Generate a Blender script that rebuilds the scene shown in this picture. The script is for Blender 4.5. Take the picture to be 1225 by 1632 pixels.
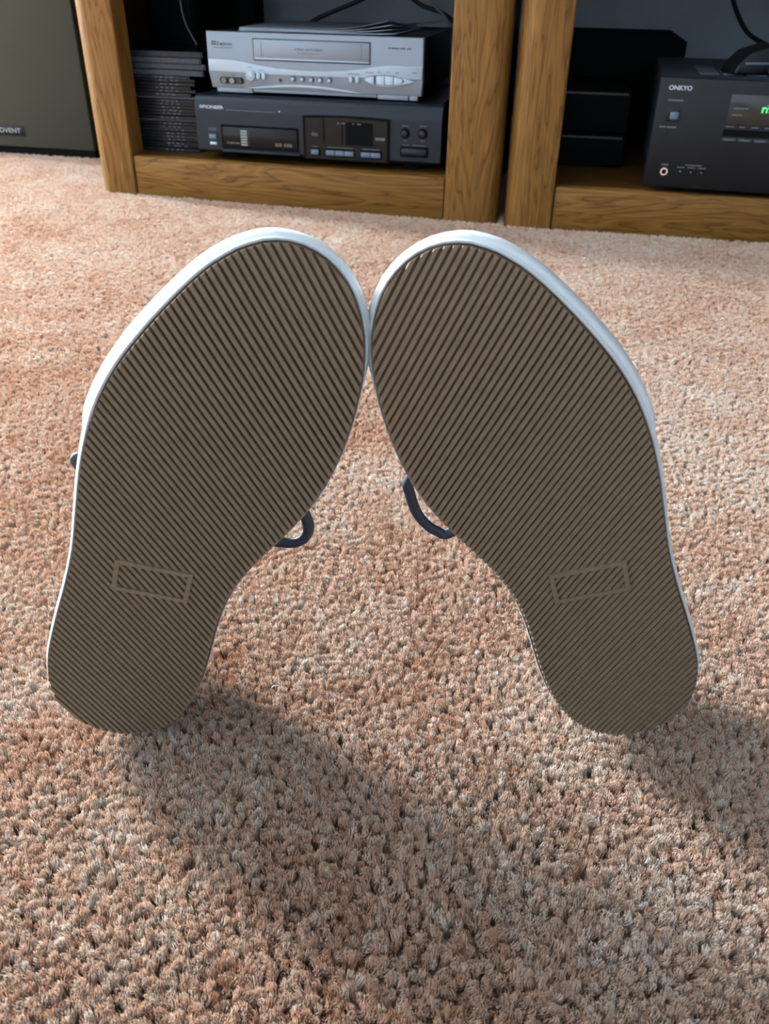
import bpy, bmesh, math, random
from mathutils import Vector, Matrix
random.seed(7)
SC = bpy.context.scene
COL = SC.collection
for o in list(bpy.data.objects):
    bpy.data.objects.remove(o)

# ------------------------------------------------------------------ camera
FPX, PITCH, ROLL, CAMH = 1333.09, 0.5835, 0.0167, 0.3525
cam = bpy.data.cameras.new('camera')
cam.sensor_fit = 'VERTICAL'; cam.sensor_height = 36.0
cam.lens = FPX * 36.0 / 1632.0
cam.clip_start = 0.01; cam.clip_end = 50
cam.dof.use_dof = True; cam.dof.focus_distance = 0.50; cam.dof.aperture_fstop = 19.0
camo = bpy.data.objects.new('camera', cam); COL.objects.link(camo)
fw = Vector((0, math.cos(PITCH), -math.sin(PITCH))); rt = Vector((1, 0, 0)); up = rt.cross(fw)
c, s = math.cos(ROLL), math.sin(ROLL)
r2 = rt * c + up * s; u2 = up * c - rt * s
M = Matrix((r2, u2, -fw)).transposed().to_4x4(); M.translation = (0, 0, CAMH)
camo.matrix_world = M
SC.camera = camo

# ------------------------------------------------------------------ world, light, exposure
SC.view_settings.view_transform = 'Standard'; SC.view_settings.look = 'None'
SC.view_settings.gamma = 1.0; SC.view_settings.use_curve_mapping = False
SC.view_settings.exposure = 0.5
SC.cycles.max_bounces = 4; SC.cycles.diffuse_bounces = 2; SC.cycles.glossy_bounces = 2; SC.cycles.transmission_bounces = 2
w = bpy.data.worlds.new('sky'); SC.world = w; w.use_nodes = True
w.node_tree.nodes['Background'].inputs[0].default_value = (0.55, 0.72, 1.0, 1)
w.node_tree.nodes['Background'].inputs[1].default_value = 0.6

RYAW = -0.21                                   # the room runs along the cabinets
RC, RS = math.cos(RYAW), math.sin(RYAW)
def room(u, v, z=0.0):
    return Vector((RC * u - RS * v, RS * u + RC * v, z))
U0, U1, V0, V1, CEIL = -4.6, 2.6, -2.5, 1.955, 2.4
def window_light(name, u, v, z, wu, wh, facing, power, col):
    l = bpy.data.lights.new(name, 'AREA'); l.shape = 'RECTANGLE'; l.size = wu; l.size_y = wh
    l.energy = power; l.color = col
    o = bpy.data.objects.new(name, l); COL.objects.link(o)
    n = room(*facing) - room(0, 0)
    o.matrix_world = n.to_track_quat('-Z', 'Z').to_matrix().to_4x4()
    o.location = room(u, v, z)
    return o
WIN_L = dict(u=-3.45, z=1.40, w=1.6, h=1.5)     # window in the back wall, left of the loudspeaker
WIN_F = dict(u=1.6, z=1.35, w=1.7, h=1.3)      # window behind the photographer
window_light('window_daylight', WIN_L['u'], V1 + 0.06, WIN_L['z'], WIN_L['w'], WIN_L['h'], (0, -1, 0), 1600, (0.80, 0.91, 1.0))
window_light('window_daylight_rear', WIN_F['u'], V0 - 0.06, WIN_F['z'], WIN_F['w'], WIN_F['h'], (0, 1, -0.1), 14, (0.48, 0.74, 1.0))

# ------------------------------------------------------------------ materials
MATS = {}
def mat(name, col, rough=0.5, metal=0.0, spec=0.5, **kw):
    if name in MATS: return MATS[name]
    m = bpy.data.materials.new(name); m.use_nodes = True
    b = m.node_tree.nodes['Principled BSDF']
    b.inputs['Base Color'].default_value = (*col, 1); b.inputs['Roughness'].default_value = rough
    b.inputs['Metallic'].default_value = metal; b.inputs['Specular IOR Level'].default_value = spec
    for k, v in kw.items():
        b.inputs[k.replace('_', ' ')].default_value = v
    MATS[name] = m
    return m
def N(m, t, **kw):
    n = m.node_tree.nodes.new(t)
    for k, v in kw.items():
        if k.startswith('i_'):
            n.inputs[k[2:].replace('_', ' ')].default_value = v
        else: setattr(n, k, v)
    return n
def L(m, a, b): m.node_tree.links.new(a, b)
def ramp(m, fac, stops):
    r = N(m, 'ShaderNodeValToRGB'); e = r.color_ramp.elements
    while len(e) > 1: e.remove(e[-1])
    e[0].position = stops[0][0]; e[0].color = (*stops[0][1], 1)
    for p, cc in stops[1:]:
        x = e.new(p); x.color = (*cc, 1)
    L(m, fac, r.inputs['Fac']); return r.outputs['Color']
def bump(m, h, strength, dist):
    b = N(m, 'ShaderNodeBump', i_Strength=strength, i_Distance=dist)
    L(m, h, b.inputs['Height']); L(m, b.outputs['Normal'], m.node_tree.nodes['Principled BSDF'].inputs['Normal'])

def oak(name, axis, seed, dark=1.0):
    """oak with grain running along local axis 0/1/2"""
    if name in MATS: return MATS[name]
    m = mat(name, (0.3, 0.15, 0.05), 0.45, spec=0.18)
    tc = N(m, 'ShaderNodeTexCoord'); mp = N(m, 'ShaderNodeMapping')
    sc = [24, 24, 24]; sc[axis] = 2.6
    mp.inputs['Scale'].default_value = sc; mp.inputs['Location'].default_value = (seed, seed * 2.3, seed * 0.7)
    L(m, tc.outputs['Object'], mp.inputs['Vector'])
    n1 = N(m, 'ShaderNodeTexNoise', i_Scale=1.2, i_Detail=3.0, i_Distortion=0.8); L(m, mp.outputs[0], n1.inputs['Vector'])
    mul = N(m, 'ShaderNodeMath', operation='MULTIPLY'); mul.inputs[1].default_value = 9.0; L(m, n1.outputs['Fac'], mul.inputs[0])
    fr = N(m, 'ShaderNodeMath', operation='FRACT'); L(m, mul.outputs[0], fr.inputs[0])
    mp2 = N(m, 'ShaderNodeMapping'); sc2 = [420, 420, 420]; sc2[axis] = 14; mp2.inputs['Scale'].default_value = sc2
    L(m, tc.outputs['Object'], mp2.inputs['Vector'])
    n2 = N(m, 'ShaderNodeTexNoise', i_Scale=1.0, i_Detail=2.0); L(m, mp2.outputs[0], n2.inputs['Vector'])
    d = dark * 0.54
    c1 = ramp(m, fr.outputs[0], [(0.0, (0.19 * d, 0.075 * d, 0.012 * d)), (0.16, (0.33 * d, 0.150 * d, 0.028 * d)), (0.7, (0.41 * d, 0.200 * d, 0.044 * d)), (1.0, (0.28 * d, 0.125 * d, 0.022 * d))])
    c2 = ramp(m, n2.outputs['Fac'], [(0.3, (0.62, 0.58, 0.54)), (0.62, (1.06, 1.05, 1.04))])
    mx = N(m, 'ShaderNodeMixRGB', blend_type='MULTIPLY'); mx.inputs[0].default_value = 0.75
    L(m, c1, mx.inputs[1]); L(m, c2, mx.inputs[2])
    L(m, mx.outputs[0], m.node_tree.nodes['Principled BSDF'].inputs['Base Color'])
    bump(m, n2.outputs['Fac'], 0.25, 0.0006)
    return m

def grained(name, col, rough, scale, amount, spec=0.5, bumpd=0.0):
    if name in MATS: return MATS[name]
    m = mat(name, col, rough, spec=spec)
    tc = N(m, 'ShaderNodeTexCoord'); n = N(m, 'ShaderNodeTexNoise', i_Scale=scale, i_Detail=3.0)
    L(m, tc.outputs['Object'], n.inputs['Vector'])
    lo = tuple(x * (1 - amount) for x in col); hi = tuple(min(1, x * (1 + amount)) for x in col)
    L(m, ramp(m, n.outputs['Fac'], [(0.3, lo), (0.7, hi)]), m.node_tree.nodes['Principled BSDF'].inputs['Base Color'])
    if bumpd: bump(m, n.outputs['Fac'], 0.5, bumpd)
    return m

paint = grained('wall_paint', (0.24, 0.26, 0.285), 0.8, 30, 0.04)
white_paint = grained('white_paint', (0.75, 0.75, 0.73), 0.6, 40, 0.03)
ceil_paint = grained('ceiling_paint', (0.36, 0.37, 0.38), 0.9, 30, 0.03)
blk = mat('black_plastic', (0.006, 0.007, 0.008), 0.4, spec=0.3)
blk_matte = mat('matte_black', (0.0025, 0.0026, 0.003), 0.8, spec=0.1)
gloss = mat('smoked_window', (0.005, 0.006, 0.008), 0.15, spec=0.2)
pion = grained('dark_brushed_plastic', (0.0035, 0.008, 0.016), 0.36, 900, 0.12, spec=0.3)
onk = grained('charcoal_metal', (0.0035, 0.0045, 0.0055), 0.45, 700, 0.15, spec=0.3)
onk_top = mat('charcoal_lid', (0.020, 0.027, 0.034), 0.5)
vent_m = mat('vent_mesh_grey', (0.07, 0.085, 0.095), 0.55)
silver = mat('silver_plastic', (0.19, 0.222, 0.26), 0.34, metal=0.2)
silver_l = mat('pale_silver_plastic', (0.34, 0.43, 0.51), 0.3, metal=0.1)
chrome = mat('chrome', (0.75, 0.77, 0.8), 0.18, metal=1.0)
ink = mat('dark_ink', (0.015, 0.017, 0.02), 0.6)
ink_mid = mat('grey_ink', (0.08, 0.085, 0.095), 0.6)
ink_w = mat('white_ink', (0.5, 0.53, 0.56), 0.6)
ink_dim = mat('dim_ink', (0.10, 0.105, 0.11), 0.6)
ink_tan = mat('tan_ink', (0.08, 0.06, 0.04), 0.6)
yel = mat('yellow_jack', (0.17, 0.15, 0.06), 0.5)
wht = mat('white_jack', (0.22, 0.24, 0.25), 0.5)
redj = mat('dark_red_jack', (0.03, 0.012, 0.014), 0.5)
btn_blue = mat('steel_blue_button', (0.085, 0.125, 0.18), 0.35)
paper = grained('paper', (0.42, 0.48, 0.54), 0.7, 60, 0.03)
paper2 = grained('grey_paper', (0.15, 0.17, 0.20), 0.7, 60, 0.05)
grille = grained('grille_cloth', (0.062, 0.060, 0.044), 0.95, 900, 0.25, spec=0.1, bumpd=0.0006)
green = mat('green_display', (0.02, 0.1, 0.03), 0.5, Emission_Color=(0.1, 0.9, 0.25, 1), Emission_Strength=0.9)
gum = mat('gum_rubber', (0.17, 0.072, 0.02), 0.55, spec=0.4)
rib_m = grained('taupe_rubber', (0.135, 0.098, 0.062), 0.6, 220, 0.1, spec=0.3)
fox_m = mat('white_rubber', (0.64, 0.68, 0.70), 0.45)
canvas = grained('navy_canvas', (0.014, 0.02, 0.045), 0.85, 1500, 0.3, spec=0.2, bumpd=0.0004)
lining = mat('grey_lining', (0.12, 0.12, 0.13), 0.9)
lace_m = grained('navy_lace', (0.01, 0.018, 0.036), 0.42, 2500, 0.5, bumpd=0.0006)

# ------------------------------------------------------------------ builders
def tag(o, label=None, cat=None, group=None, kind=None):
    if label: o['label'] = label
    if cat: o['category'] = cat
    if group: o['group'] = group
    if kind: o['kind'] = kind
    return o
def empty(name, loc=(0, 0, 0), rz=0.0):
    o = bpy.data.objects.new(name, None); COL.objects.link(o); o.empty_display_size = 0.02
    o.location = loc; o.rotation_euler = (0, 0, rz); return o
def link(name, me, m, parent=None, smooth=False):
    if m is not None and not me.materials: me.materials.append(m)
    if smooth:
        for p in me.polygons: p.use_smooth = True
    o = bpy.data.objects.new(name, me); COL.objects.link(o); o.parent = parent
    return o
def pyd(name, v, f, m, parent=None, smooth=False):
    me = bpy.data.meshes.new(name); me.from_pydata([tuple(x) for x in v], [], f); me.update()
    return link(name, me, m, parent, smooth)
def from_bm(name, bm, m, parent=None, smooth=False, ang=None):
    bmesh.ops.recalc_face_normals(bm, faces=bm.faces[:])
    me = bpy.data.meshes.new(name); bm.to_mesh(me); bm.free()
    o = link(name, me, m, parent, smooth or ang is not None)
    if ang is not None: me.set_sharp_from_angle(angle=math.radians(ang))
    return o
def box(name, x, y, z, m, parent=None, bev=0.0, seg=2):
    bm = bmesh.new(); bmesh.ops.create_cube(bm, size=1)
    for v in bm.verts:
        v.co = Vector(((x[0] + x[1]) / 2 + v.co.x * (x[1] - x[0]), (y[0] + y[1]) / 2 + v.co.y * (y[1] - y[0]), (z[0] + z[1]) / 2 + v.co.z * (z[1] - z[0])))
    if bev: bmesh.ops.bevel(bm, geom=bm.edges[:], offset=bev, segments=seg, affect='EDGES', profile=0.5)
    return from_bm(name, bm, m, parent, ang=35 if bev else None)
def prism(name, poly, y0, y1, m, parent=None, bev=0.0):
    """polygon in x,z standing, extruded in y from y0 (front) to y1"""
    bm = bmesh.new(); n = len(poly)
    a = [bm.verts.new((p[0], y0, p[1])) for p in poly]; b = [bm.verts.new((p[0], y1, p[1])) for p in poly]
    fr = bm.faces.new(a); bm.faces.new(b[::-1])
    for i in range(n): bm.faces.new((a[i], b[i], b[(i + 1) % n], a[(i + 1) % n]))
    if bev: bmesh.ops.bevel(bm, geom=list(fr.edges), offset=bev, segments=2, affect='EDGES', profile=0.5)
    return from_bm(name, bm, m, parent, ang=30)
def hprism(name, poly, z0, z1, m, parent=None):
    """polygon in x,y lying, extruded in z"""
    bm = bmesh.new(); n = len(poly)
    a = [bm.verts.new((p[0], p[1], z0)) for p in poly]; b = [bm.verts.new((p[0], p[1], z1)) for p in poly]
    bm.faces.new(a); bm.faces.new(b[::-1])
    for i in range(n): bm.faces.new((a[i], b[i], b[(i + 1) % n], a[(i + 1) % n]))
    return from_bm(name, bm, m, parent, ang=30)
def xprism(name, poly, x0, x1, m, parent=None):
    """polygon in y,z extruded in x"""
    bm = bmesh.new(); n = len(poly)
    a = [bm.verts.new((x0, p[0], p[1])) for p in poly]; b = [bm.verts.new((x1, p[0], p[1])) for p in poly]
    bm.faces.new(a); bm.faces.new(b[::-1])
    for i in range(n): bm.faces.new((a[i], b[i], b[(i + 1) % n], a[(i + 1) % n]))
    return from_bm(name, bm, m, parent, ang=30)
def ell(cx, cz, rx, rz, n=20): return [(cx + rx * math.cos(2 * math.pi * k / n), cz + rz * math.sin(2 * math.pi * k / n)) for k in range(n)]
def disc(name, cx, cz, rx, y0, y1, m, parent=None, rz=None, bev=0.0, n=20):
    return prism(name, ell(cx, cz, rx, rz or rx, n), y0, y1, m, parent, bev)
def ring(name, cx, cz, r0, r1, y0, y1, m, parent=None, n=20):
    bm = bmesh.new(); R = []
    for k in range(n):
        ca, sa = math.cos(2 * math.pi * k / n), math.sin(2 * math.pi * k / n)
        R.append([bm.verts.new((cx + r * ca, y, cz + r * sa)) for r, y in ((r0, y1), (r0, y0), (r1, y0), (r1, y1))])
    for k in range(n):
        A, B = R[k], R[(k + 1) % n]
        for j in range(4): bm.faces.new((A[j], A[(j + 1) % 4], B[(j + 1) % 4], B[j]))
    return from_bm(name, bm, m, parent, ang=30)
def frame4(name, x0, x1, z0, z1, t, y0, y1, m, parent=None):
    bm = bmesh.new(); R = []
    for (x, z, sx, sz) in ((x0, z0, 1, 1), (x1, z0, -1, 1), (x1, z1, -1, -1), (x0, z1, 1, -1)):
        R.append([bm.verts.new(p) for p in ((x, y1, z), (x, y0, z), (x + sx * t, y0, z + sz * t), (x + sx * t, y1, z + sz * t))])
    for k in range(4):
        A, B = R[k], R[(k + 1) % 4]
        for j in range(4): bm.faces.new((A[j], A[(j + 1) % 4], B[(j + 1) % 4], B[j]))
    return from_bm(name, bm, m, parent)
def spline(pts, n=8):
    P = [Vector(p) for p in pts]; out = []
    for i in range(len(P) - 1):
        p0, p1, p2, p3 = P[max(0, i - 1)], P[i], P[i + 1], P[min(len(P) - 1, i + 2)]
        for k in range(n):
            t = k / n
            out.append(0.5 * ((2 * p1) + (p2 - p0) * t + (2 * p0 - 5 * p1 + 4 * p2 - p3) * t * t + (3 * p1 - p0 - 3 * p2 + p3) * t ** 3))
    out.append(P[-1]); return out
def tube_data(pts, r, n=8, flat=1.0, ref=Vector((0, 0, 1))):
    v, f = [], []
    for i, p in enumerate(pts):
        d = (pts[min(i + 1, len(pts) - 1)] - pts[max(i - 1, 0)]).normalized()
        a = d.cross(ref)
        if a.length < 1e-4: a = d.cross(Vector((1, 0, 0)))
        a.normalize(); b = a.cross(d)
        for k in range(n):
            t = 2 * math.pi * k / n
            v.append(p + a * (r * math.cos(t)) + b * (r * flat * math.sin(t)))
    m = len(pts)
    for i in range(m - 1):
        for k in range(n):
            f.append((i * n + k, i * n + (k + 1) % n, (i + 1) * n + (k + 1) % n, (i + 1) * n + k))
    f.append(tuple(range(n))[::-1]); f.append(tuple((m - 1) * n + k for k in range(n)))
    return v, f
def tube(name, pts, r, m, parent=None, n=8, flat=1.0, ref=Vector((0, 0, 1)), seg=8):
    v, f = tube_data(spline(pts, seg), r, n, flat, ref)
    return pyd(name, v, f, m, parent, True)
def text(name, s, x0, x1, z, h, y, m, parent, bold=0.0, shear=0.0):
    """flat lettering standing on a front face: spans x0..x1, baseline z, cap height h"""
    cu = bpy.data.curves.new(name, 'FONT'); cu.body = s; cu.size = 1.0; cu.extrude = 0.0; cu.offset = bold; cu.resolution_u = 3; cu.shear = shear
    t = bpy.data.objects.new('tmp', cu); COL.objects.link(t)
    me = bpy.data.meshes.new_from_object(t.evaluated_get(bpy.context.evaluated_depsgraph_get()))
    bpy.data.objects.remove(t); bpy.data.curves.remove(cu)
    xs = [v.co.x for v in me.vertices]; ys = [v.co.y for v in me.vertices]
    a, b, y0, y1 = min(xs), max(xs), min(ys), max(ys)
    for v in me.vertices:
        v.co = ((v.co.x - a) / (b - a) * (x1 - x0) + x0, y, (v.co.y - y0) / (y1 - y0) * h + z)
    me.materials.clear()
    return link(name, me, m, parent)
def printbar(x0, x1, z, h, y, m, parent, name='print_line'):
    return pyd(name, [(x0, y, z), (x1, y, z), (x1, y, z + h), (x0, y, z + h)], [(0, 1, 2, 3)], m, parent)

# ------------------------------------------------------------------ the room
def rbox(name, u, v, z, m, kind='structure', bev=0.0):
    o = box(name, u, v, z, m, None, bev); o.rotation_euler = (0, 0, RYAW)
    if kind: o['kind'] = kind
    return o
T = 0.08
FLOORZ = -0.0125
carpet_base = grained('carpet_backing', (0.55, 0.38, 0.28), 0.95, 300, 0.25, spec=0.1, bumpd=0.004)
fl = rbox('floor', (U0 - T, U1 + T), (V0 - T, V1 + T), (FLOORZ - 0.1, FLOORZ), carpet_base)
rbox('ceiling', (U0 - T, U1 + T), (V0 - T, V1 + T), (CEIL, CEIL + T), ceil_paint)
rbox('wall_left', (U0 - T, U0), (V0, V1), (FLOORZ, CEIL), paint)
rbox('wall_right', (U1, U1 + T), (V0, V1), (FLOORZ, CEIL), paint)
def wall_hole(name, axis, fixed0, fixed1, a0, a1, h0, h1, z0, z1):
    """wall with a rectangular window opening, one mesh"""
    bm = bmesh.new()
    As = [a0, h0, h1, a1]; Zs = [FLOORZ, z0, z1, CEIL]
    def P(f, a, z): return (f, a, z) if axis == 'u' else (a, f, z)
    V = {}
    for k, f in enumerate((fixed0, fixed1)):
        for i, a in enumerate(As):
            for j, z in enumerate(Zs): V[k, i, j] = bm.verts.new(P(f, a, z))
    for i in range(3):
        for j in range(3):
            if (i, j) == (1, 1): continue
            for k in (0, 1): bm.faces.new((V[k, i, j], V[k, i + 1, j], V[k, i + 1, j + 1], V[k, i, j + 1]))
    for i in range(3):
        for j in (0, 3): bm.faces.new((V[0, i, j], V[1, i, j], V[1, i + 1, j], V[0, i + 1, j]))
        for j in (0, 3): bm.faces.new((V[0, j, i], V[1, j, i], V[1, j, i + 1], V[0, j, i + 1]))
    for (p, q) in (((1, 1), (2, 1)), ((2, 1), (2, 2)), ((2, 2), (1, 2)), ((1, 2), (1, 1))):
        bm.faces.new((V[0, p[0], p[1]], V[1, p[0], p[1]], V[1, q[0], q[1]], V[0, q[0], q[1]]))
    o = from_bm(name, bm, paint); o.rotation_euler = (0, 0, RYAW); o['kind'] = 'structure'; return o
wl, wf = WIN_L, WIN_F
wall_hole('wall_back', 'v', V1, V1 + T, U0, U1, wl['u'] - wl['w'] / 2, wl['u'] + wl['w'] / 2, wl['z'] - wl['h'] / 2, wl['z'] + wl['h'] / 2)
wall_hole('wall_front', 'v', V0 - T, V0, U0, U1, wf['u'] - wf['w'] / 2, wf['u'] + wf['w'] / 2, wf['z'] - wf['h'] / 2, wf['z'] + wf['h'] / 2)
def window(name, wdt, hgt, loc, rz):
    e = empty(name, loc, rz); e['kind'] = 'structure'
    frame4('window_frame', -wdt / 2 - 0.06, wdt / 2 + 0.06, -hgt / 2 - 0.06, hgt / 2 + 0.06, 0.06, -0.02, -0.002, white_paint, e)
    box('window_sill', (-wdt / 2 - 0.09, wdt / 2 + 0.09), (-0.07, -0.004), (-hgt / 2 - 0.085, -hgt / 2 - 0.062), white_paint, e, 0.004)
window('window_1', wl['w'], wl['h'], room(wl['u'], V1, wl['z']), RYAW)
window('window_2', wf['w'], wf['h'], room(wf['u'], V0, wf['z']), RYAW + math.pi)
rbox('baseboard_back', (U0, U1), (V1 - 0.014, V1), (FLOORZ, 0.08), white_paint)

# ------------------------------------------------------------------ cabinets
def cabinet(name, loc, yaw, w, rail, lp, rp, depth, height, lab, seed, rl, rr, inset=0.0):
    """origin: front foot of the inner edge of the left post. w = opening, lp/rp post widths, rl/rr outer corner radius"""
    e = empty(name, loc, yaw); tag(e, lab, 'cabinet')
    oz = oak('oak_upright_%d' % seed, 2, seed); ox = oak('oak_rail_%d' % seed, 0, seed + 5); oy = oak('dark_oak_side', 2, 9, 0.10)  # side panels get a far darker oak than posts and rails
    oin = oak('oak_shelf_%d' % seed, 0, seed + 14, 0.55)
    Z0 = -0.008
    def post(x_in, x_out, r):
        sg = 1 if x_out > x_in else -1; d = 0.042
        ri = 0.003
        P = [(x_in, d), (x_in, ri)]
        for k in range(5): t = k / 4 * math.pi / 2; P.append((x_in + sg * (ri - ri * math.cos(t)), ri - ri * math.sin(t)))
        for k in range(11): t = k / 10 * math.pi / 2; P.append((x_out - sg * (r - r * math.sin(t)), r - r * math.cos(t)))
        P.append((x_out, d))
        return hprism('post', P, Z0, height, oz, e)
    post(0.0, -lp, rl); post(w, w + rp, rr)
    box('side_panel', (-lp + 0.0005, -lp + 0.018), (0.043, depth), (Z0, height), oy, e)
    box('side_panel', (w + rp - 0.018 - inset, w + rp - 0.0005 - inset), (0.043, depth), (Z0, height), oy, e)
    box('rail', (0.0012, w - 0.0012), (0.002, 0.024), (Z0, rail), ox, e, 0.003)
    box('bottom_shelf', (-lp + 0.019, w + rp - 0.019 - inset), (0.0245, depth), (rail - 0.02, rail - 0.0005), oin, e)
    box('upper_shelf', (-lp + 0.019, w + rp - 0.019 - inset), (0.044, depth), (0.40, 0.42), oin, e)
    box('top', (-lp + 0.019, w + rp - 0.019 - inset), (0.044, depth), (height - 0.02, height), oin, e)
    box('upper_rail', (0.0012, w - 0.0012), (0.004, 0.026), (0.395, 0.43), ox, e, 0.003)
    return e
C1 = (-0.4501, 1.552, 0); Y1 = -0.2584; RAIL = 0.0612
C2 = (0.2562, 1.366, 0); Y2 = -0.186
cabinet('oak_cabinet', C1, Y1, 0.5566, RAIL, 0.076, 0.084, 0.46, 0.56, 'oak entertainment cabinet holding the silver video recorder and stacked disc cases', 3, 0.03, 0.022, 0.045)
cabinet('oak_cabinet', C2, Y2, 0.62, RAIL, 0.076, 0.08, 0.50, 0.56, 'oak entertainment cabinet holding the black receiver with tangled cable on top', 21, 0.034, 0.03)

def local(base, yaw, a, b, z): return Vector((base[0] + a * math.cos(yaw) - b * math.sin(yaw), base[1] + a * math.sin(yaw) + b * math.cos(yaw), z))

# ------------------------------------------------------------------ video recorder
def vcr():
    e = empty('video_recorder', (-0.3028, 1.5571, 0.1623), -0.2178)
    tag(e, 'silver video cassette recorder with wavy front, stacked on the dark disc player', 'video recorder')
    W_, H_ = 0.36, 0.0900
    Z0 = 0.0085
    box('case', (0.003, W_ - 0.003), (0.012, 0.285), (Z0, H_ - 0.001), blk, e, 0.002)
    f = prism('front_panel', [(0, 0.0325), (0.0035, Z0), (W_ - 0.001, Z0), (W_, 0.0325), (W_, H_), (0, H_)], 0, 0.012, silver, e, 0.0012)
    # pale wavy band
    up_ = [(0.0008, 0.0506), (0.04, 0.050), (0.06, 0.0482), (0.085, 0.0442), (0.12, 0.0405), (0.16, 0.0385), (0.2, 0.0385), (0.235, 0.0405), (0.262, 0.0442), (0.285, 0.0485), (0.305, 0.0508), (0.36, 0.0515)]
    lo_ = [(0.3592, 0.0325), (0.25, 0.0320), (0.18, 0.0315), (0.1, 0.0315), (0.0012, 0.0330)]
    prism('wave_band', up_ + lo_, -0.0022, 0.001, silver_l, f, 0.0008)
    cr = [(0.062 + 0.2 * k / 16, 0.0092 + 0.0085 * math.sin(math.pi * k / 16)) for k in range(17)]
    prism('lower_crescent', cr[::-1] + [(0.068 + 0.188 * k / 16, 0.0090 + 0.0055 * math.sin(math.pi * k / 16) ** 1.2) for k in range(17)][1:-1], -0.0020, 0.001, silver_l, f)
    # cassette door
    box('door_gap', (0.0795, 0.2755), (-0.0004, 0.001), (0.0505, 0.0822), ink, f)
    d = box('cassette_door', (0.0812, 0.2738), (-0.0022, 0.001), (0.0522, 0.0808), silver, e, 0.0008)
    box('lower_lip', (0.0815, 0.2735), (-0.0028, -0.0020), (0.0526, 0.0546), silver_l, d, 0.0003)
    for x in (0.094, 0.2605): box('door_line', (x, x + 0.0007), (-0.0024, -0.0020), (0.0555, 0.0785), ink_mid, d)
    text('door_lettering', '4 HEAD HI-FI STEREO', 0.150, 0.197, 0.0668, 0.0036, -0.0023, ink, d, 0.004)
    printbar(0.155, 0.193, 0.0626, 0.0009, -0.0023, ink_mid, d)
    # maker's mark
    frame4('maker_mark', 0.0090, 0.0165, 0.0705, 0.0765, 0.0011, -0.0003, 0.0004, ink, f)
    for k in range(2): box('maker_mark_bar', (0.0112, 0.0145), (-0.0003, 0.0004), (0.0722 + k * 0.0018, 0.0730 + k * 0.0018), ink, f)
    text('maker_lettering', 'E', 0.0180, 0.0222, 0.0702, 0.0058, -0.0003, ink, f, 0.01, 0.25)
    text('maker_lettering', 'MERSON', 0.0226, 0.0440, 0.0702, 0.0040, -0.0003, ink, f, 0.01, 0.25)
    printbar(0.0105, 0.0440, 0.0668, 0.0009, -0.0003, ink_mid, f)
    for a, b in ((0.304, 0.308), (0.309, 0.3215), (0.3232, 0.3315), (0.334, 0.3405)): printbar(a, b, 0.0738, 0.0021, -0.0003, ink_mid, f)
    # jacks
    st = [(0.0225 + 0.0048 * math.cos(t), 0.0198 + 0.0052 * math.sin(t)) for t in [math.pi / 2 + math.pi * k / 8 for k in range(9)]] + [(0.0560 + 0.0048 * math.cos(t), 0.0198 + 0.0052 * math.sin(t)) for t in [-math.pi / 2 + math.pi * k / 8 for k in range(9)]]
    j = prism('jack_panel', st, -0.0006, 0.001, ink, e)
    for x, m in ((0.0265, yel), (0.0405, wht), (0.0540, redj)):
        k = ring('jack', x, 0.0198, 0.0014, 0.0040, -0.0050, 0.0, m, j)
        ring('jack_collar', x, 0.0198, 0.0006, 0.0013, -0.0030, 0.0, chrome, k, 12)
    # buttons
    b = ring('power_ring', 0.0733, 0.0295, 0.0058, 0.0080, -0.0040, 0.0, silver_l, e)
    disc('power_button', 0.0737, 0.0297, 0.0056, -0.0055, 0.0, silver_l, e, rz=0.0056, bev=0.0012)
    for x in (0.0872, 0.0963): disc('oval_button', x, 0.0285, 0.0034, -0.0050, 0.0, silver_l, e, rz=0.0052, bev=0.001)
    disc('remote_sensor', 0.1240, 0.0232, 0.0026, -0.0012, 0.001, ink, e)
    for x in (0.1457, 0.1615, 0.1768, 0.1918, 0.2073):
        q = ring('button_socket', x, 0.0262, 0.0030, 0.0040, -0.0024, 0.0, ink_mid, e)
        disc('round_button', x, 0.0258, 0.0029, -0.0046, 0.0, silver_l, q, bev=0.0009, n=14)
    for x in (0.2435, 0.2545): disc('oval_button', x, 0.0290, 0.0031, -0.0050, 0.0, silver_l, e, rz=0.0050, bev=0.001)
    lens = [(0.2635 + 0.085 * k / 14, 0.0295 - 0.0085 * math.sin(math.pi * (k / 14) ** 0.8)) for k in range(15)] + [(0.3485 - 0.085 * k / 14, 0.0295 + 0.0075 * math.sin(math.pi * (1 - k / 14) ** 0.8)) for k in range(1, 14)]
    p = prism('transport_panel', lens, -0.0034, 0.0, silver_l, e, 0.0006)
    frm = ell(0.2985, 0.0298, 0.0325, 0.0072, 28)
    prism('transport_recess', frm, -0.0040, 0.0, ink_mid, p)
    for x0, x1 in ((0.2675, 0.2825), (0.2860, 0.2995), (0.3003, 0.3138), (0.3146, 0.3290)):
        def zz(x): return 0.0064 * math.sqrt(max(0.02, 1 - ((x - 0.2985) / 0.0318) ** 2))
        xs = [x0 + (x1 - x0) * k / 5 for k in range(6)]
        prism('transport_button', [(x, 0.0298 - zz(x)) for x in xs] + [(x, 0.0298 + zz(x)) for x in xs[::-1]], -0.0056, 0.0, silver_l, p, 0.0006)
    for x0, x1, z in ((0.0690, 0.0765, 0.0405), (0.0705, 0.0745, 0.0165), (0.088, 0.097, 0.0365), (0.0235, 0.029, 0.0275), (0.038, 0.046, 0.0275), (0.238, 0.258, 0.0365), (0.268, 0.281, 0.0395), (0.287, 0.294, 0.0405), (0.302, 0.307, 0.0405), (0.316, 0.323, 0.0405), (0.343, 0.351, 0.0415)):
        printbar(x0, x1, z, 0.0009, -0.0024, ink_mid, e)
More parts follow.
